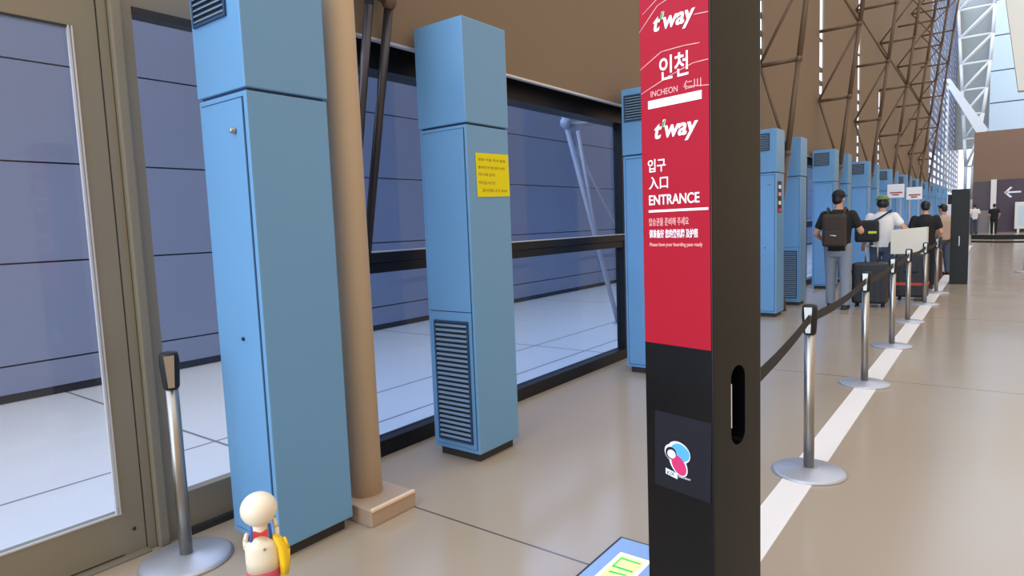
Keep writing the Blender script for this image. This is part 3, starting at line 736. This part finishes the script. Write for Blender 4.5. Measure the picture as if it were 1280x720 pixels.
    for e in (-1, 1):
        b = MB(); b.ball(hp(e*0.030, 0.084, 0.0), (0.011*s, 0.008*s, 0.007*s), 'eye', rot=hr); b.build('eye', body)
    return body, s, hp, hr

# person in the black cap with the brown backpack
P1 = (-1.87, 10.45, 0)
arms1 = (((-0.30, -0.03, 1.13), (-0.24, 0.19, 1.02)), ((0.30, 0.02, 1.15), (0.27, 0.23, 1.17)))
p1, s1, hp, hr = person('person from behind in black cap and shirt, grey blue jeans and brown backpack', P1, 0.0, 1.73, arms1, 'black_cloth', 'denim_grey', head_yaw=-0.35, stride=0.08)
b = MB(); b.ball(hp(0, -0.006, 0.045), (0.090*s1, 0.106*s1, 0.088*s1), 'cap_black', rot=hr); b.ball(hp(0, 0.10, 0.035), (0.07*s1, 0.075*s1, 0.010*s1), 'cap_black', rot=hr); b.build('cap', p1)
def backpack():
    t = thing('backpack', 'dark brown backpack worn by the person in the black cap', 'backpack', (P1[0]-0.01, P1[1]-0.23, 0))
    b = MB(); b.box(-0.155, 0.155, -0.09, 0.09, 0.93, 1.40, 'pack_brown', 0.05); b.build('bag_body', t)
    b = MB(); b.box(-0.12, 0.12, -0.135, -0.075, 0.95, 1.17, 'pack_brown', 0.025); b.build('front_pocket', t)
    b = MB(); b.tube((-0.03, -0.138, 1.10), (0.05, -0.138, 1.09), 0.008, 'bright_trim'); b.build('zip_pull', t)
    for e in (-1, 1):
        b = MB(); b.limb([((e*0.10, 0.07, 1.36), 0.018), ((e*0.115, 0.16, 1.485), 0.018), ((e*0.12, 0.28, 1.45), 0.018), ((e*0.13, 0.355, 1.25), 0.018)], 'pack_brown'); b.build('shoulder_strap', t)
    b = MB(); b.limb([((-0.03, 0.05, 1.40), 0.008), ((0, 0.05, 1.44), 0.008), ((0.03, 0.05, 1.40), 0.008)], 'pack_brown'); b.build('loop_handle', t)
backpack()

# person in the white shirt and green hat
P2 = (-1.52, 12.15, 0)
arms2 = (((-0.26, -0.02, 1.13), (-0.30, 0.15, 0.93)), ((0.33, -0.04, 1.20), (0.42, 0.02, 1.14)))
p2, s2, hp2, hr2 = person('person from behind in a white shirt and green hat, one hand on the white carton', P2, 0.0, 1.66, arms2, 'white_cloth', 'denim_dark', head_yaw=0.2)
b = MB(); b.ball(hp2(0, 0, 0.06), (0.094*s2, 0.106*s2, 0.075*s2), 'cap_green', rot=hr2); b.ball(hp2(0, 0.0, 0.055), (0.125*s2, 0.138*s2, 0.012*s2), 'cap_green', rot=hr2); b.build('hat', p2)
b = MB(); b.ball(hp2(0, -0.03, -0.02), (0.096*s2, 0.085*s2, 0.085*s2), 'hair', rot=hr2); b.build('hair_back', p2)
def shoulder_bag():
    t = thing('shoulder_bag', 'black shoulder bag slung behind the person in the white shirt', 'bag', (P2[0]-0.17, P2[1]-0.25, 0))
    b = MB(); b.box(-0.19, 0.16, -0.075, 0.075, 0.92, 1.28, 'pack_black', 0.05); b.build('bag_body', t)
    b = MB(); b.box(-0.14, 0.10, -0.11, -0.06, 0.94, 1.12, 'pack_black', 0.02); b.build('front_pocket', t)
    b = MB(); b.box(0.02, 0.14, -0.118, -0.085, 1.06, 1.10, 'lime', 0.008); b.build('lime_tag', t)
    b = MB(); b.limb([((0.04, 0.0, 1.25), 0.014), ((0.14, 0.115, 1.30), 0.014), ((0.27, 0.145, 1.395), 0.014), ((0.30, 0.22, 1.43), 0.014), ((0.27, 0.33, 1.40), 0.014)], 'pack_black'); b.build('strap', t)
shoulder_bag()

# person in black and person in beige further along
arms3 = (((-0.27, -0.02, 1.12), (-0.20, 0.15, 0.98)), ((0.27, -0.02, 1.12), (0.20, 0.15, 0.98)))
person('person dressed all in black standing beyond the white carton', (-1.04, 13.75, 0), 0.1, 1.57, arms3, 'black_cloth', 'black_cloth', coarse=True)
p4, s4, hp4, hr4 = person('person in a beige shirt half hidden by the far black pillar', (-0.93, 16.6, 0), 0.9, 1.52, arms3, 'beige_cloth', 'denim_dark', coarse=True)
b = MB(); b.limb([(hp4(-0.07, 0.07, 0.055), 0.008), (hp4(0.07, 0.07, 0.055), 0.008)], 'eye', 8); b.ball(hp4(-0.035, 0.085, 0.055), (0.03, 0.015, 0.02), 'eye', rot=hr4); b.ball(hp4(0.035, 0.085, 0.055), (0.03, 0.015, 0.02), 'eye', rot=hr4); b.build('sunglasses', p4)
person('small distant person in pale clothes by the grey booth panel', (-1.02, 43.5, 0), 0.3, 1.62, arms3, 'white_cloth', 'denim_dark', coarse=True)
person('small distant person in black by the pale booth pier', (-0.16, 43.0, 0), -0.2, 1.60, arms3, 'black_cloth', 'black_cloth', coarse=True)

# ------------------------------------------------------------------ luggage
def suitcase(label, loc, w, d, h, m, handle=True, strap=None, rz=0.0):
    t = thing('suitcase', label, 'suitcase', loc, rz)
    b = MB(); b.box(-w/2, w/2, -d/2, d/2, 0.055, h, m, 0.035); sh = b.build('shell', t)
    b = MB()
    for k in range(5):
        x = -w*0.36+w*0.72*k/4; b.box(x-0.012, x+0.012, -d/2-0.006, -d/2+0.02, 0.12, h-0.08, m, 0.004)
    b.build('ribs', sh)
    for sx in (-1, 1):
        for sy in (-1, 1):
            b = MB(); b.tube((sx*(w/2-0.06)-0.012, sy*(d/2-0.05), 0.03), (sx*(w/2-0.06)+0.012, sy*(d/2-0.05), 0.03), 0.03, 'black_matt'); b.tube((sx*(w/2-0.06), sy*(d/2-0.05), 0.03), (sx*(w/2-0.06), sy*(d/2-0.05), 0.07), 0.014, 'black_matt'); b.build('wheel', t)
    if handle:
        b = MB(); b.limb([((-0.08, d/2-0.05, h-0.03), 0.009), ((-0.08, d/2-0.05, h+0.24), 0.009), ((0.08, d/2-0.05, h+0.24), 0.009), ((0.08, d/2-0.05, h-0.03), 0.009)], 'chrome', 10); b.build('pull_handle', t)
    else:
        b = MB(); b.limb([((-0.09, -d/2-0.005, h*0.62), 0.009), ((-0.07, -d/2-0.03, h*0.62), 0.009), ((0.07, -d/2-0.03, h*0.62), 0.009), ((0.09, -d/2-0.005, h*0.62), 0.009)], 'black_matt', 10); b.build('grip', t)
    if strap:
        b = MB(); z = h*0.36; b.box(-w/2-0.006, w/2+0.006, -d/2-0.012, d/2+0.006, z-0.022, z+0.022, strap, 0.004); b.build('strap', t)
    return t
suitcase('large black suitcase standing between the two travellers', (-1.50, 10.85, 0), 0.46, 0.28, 0.66, 'case_black')
suitcase('black suitcase with a red strap under the white carton', (-1.06, 11.85, 0), 0.44, 0.30, 0.735, 'case_black', handle=False, strap='strap_red')
suitcase('brown suitcase near the last belt posts before the far pillar', (-1.04, 15.0, 0), 0.40, 0.26, 0.62, 'case_brown')
def carton():
    t = thing('carton', 'white cardboard carton resting on the strapped black suitcase', 'box', (-1.10, 11.85, 0.736))
    b = MB(); b.prism([(-0.24, 0.0), (0.24, 0.0), (0.24, 0.41), (-0.24, 0.37)], -0.14, 0.14, 'carton'); b.build('carton_body', t)
    b = MB(); b.prism([(-0.24, 0.37), (0.24, 0.41), (0.24, 0.414), (-0.24, 0.374)], -0.03, 0.03, 'pale_fin'); b.build('tape', t)
carton()

# ------------------------------------------------------------------ far signs and steelwork
def far_board(label, x0, x1, z0, z1, y):
    t = thing('hanging_sign', label, 'sign', (0, y, 0), 0, 'white boards above the far cabinets')
    b = MB(); b.box(x0, x1, -0.03, 0.03, z0, z1, 'white', 0.01); b.build('board', t)
    b = MB(); w = x1-x0; zc = (z0+z1)/2; b.box(x0+w*0.15, x1-w*0.1, -0.035, -0.03, zc-0.06, zc-0.025, 'strap_red'); b.box(x0+w*0.3, x1-w*0.3, -0.035, -0.03, zc-0.11, zc-0.085, 'decal'); b.build('print', t)
    for x in (x0+0.08, x1-0.08):
        b = MB(); b.box(x-0.02, x+0.02, -0.02, 0.02, 0.0, z0, 'grey_steel'); b.build('post', t)
far_board('white printed board above the far cabinets, the one nearer the green hat', -2.38, -1.99, 1.76, 2.12, 19.9)
far_board('white printed board above the far cabinets, the one further from the green hat', -1.98, -1.62, 1.70, 2.03, 20.3)

def arrow_sign():
    t = thing('direction_sign', 'dark purple direction sign with a white arrow on the booth block', 'sign', (0, 45.9, 0))
    b = MB(); b.box(-0.10, 3.2, -0.06, 0.06, 0.0, 2.95, 'sign_purple'); b.build('board', t)
    b = MB(); b.box(0.32, 1.0, -0.08, -0.06, 2.18, 2.27, 'white')
    b.prism([(0.24, 2.22), (0.52, 2.53), (0.62, 2.49), (0.37, 2.22)], -0.08, -0.06, 'white'); b.prism([(0.24, 2.22), (0.37, 2.22), (0.62, 1.96), (0.52, 1.92)], -0.08, -0.06, 'white'); b.build('arrow', t)
arrow_sign()
def light_board():
    t = thing('notice_board', 'pale framed notice board in front of the arrow sign', 'notice board', (1.05, 44.5, 0))
    b = MB(); b.box(-0.32, 0.9, -0.05, 0.05, 0.2, 1.65, 'pale_fin', 0.02); b.build('frame', t)
    b = MB(); b.box(-0.16, 0.75, -0.06, -0.05, 0.35, 1.45, 'pale_panel'); b.build('panel', t)
    b = MB(); b.box(-0.2, -0.1, -0.04, 0.04, 0, 0.2, 'pale_fin'); b.box(0.6, 0.7, -0.04, 0.04, 0, 0.2, 'pale_fin'); b.build('legs', t)
light_board()

def mast():
    t = thing('white_truss_mast', 'white lattice steel mast rising at the far end of the hall', 'truss', (0, 53, 0))
    L = lambda z: (-1.80-0.063*(z-4.0), 0.0, z)
    Rr = lambda z: (-1.45+0.16*(z-4.0)-0.0068*(z-4.0)**2, 0.0, z)
    zs = [0.0, 2.0, 4.2, 6.0, 7.6, 9.2, 10.9, 12.6, 14.4, 16.4]
    for nm, F in (('left_chord', L), ('right_chord', Rr)):
        b = MB()
        for a, c in zip(zs, zs[1:]):
            pa = F(a) if a >= 4 else (F(4)[0], 0, a); pc = F(c) if c >= 4 else (F(4)[0], 0, c)
            b.tube(pa, pc, 0.10, 'white_steel', seg=10)
        b.build(nm, t)
    for a, c in zip(zs[2:], zs[3:]):
        b = MB(); b.tube(L(a), Rr(a), 0.07, 'white_steel', seg=8); b.build('strut', t)
        b = MB(); b.tube(L(a), Rr(c), 0.08, 'white_steel', seg=8); b.build('brace', t)
        b = MB(); b.tube((L(a)[0], 0.6, a), (Rr((a+c)/2)[0], 0.6, c), 0.05, 'white_steel', seg=8); b.build('rear_brace', t)
mast()
def big_beam():
    t = thing('white_beam', 'thick white sloping beam crossing the lattice mast', 'beam', (0, 52, 0))
    b = MB(); b.prism([(-3.1, 9.9), (-1.15, 6.05), (-0.62, 6.35), (-2.75, 9.9)], -0.3, 0.3, 'white_steel'); b.build('beam_body', t)
    b = MB(); b.tube((-2.9, 0, 9.6), (-2.9, 0, 0), 0.12, 'white_steel'); b.build('post', t)
big_beam()
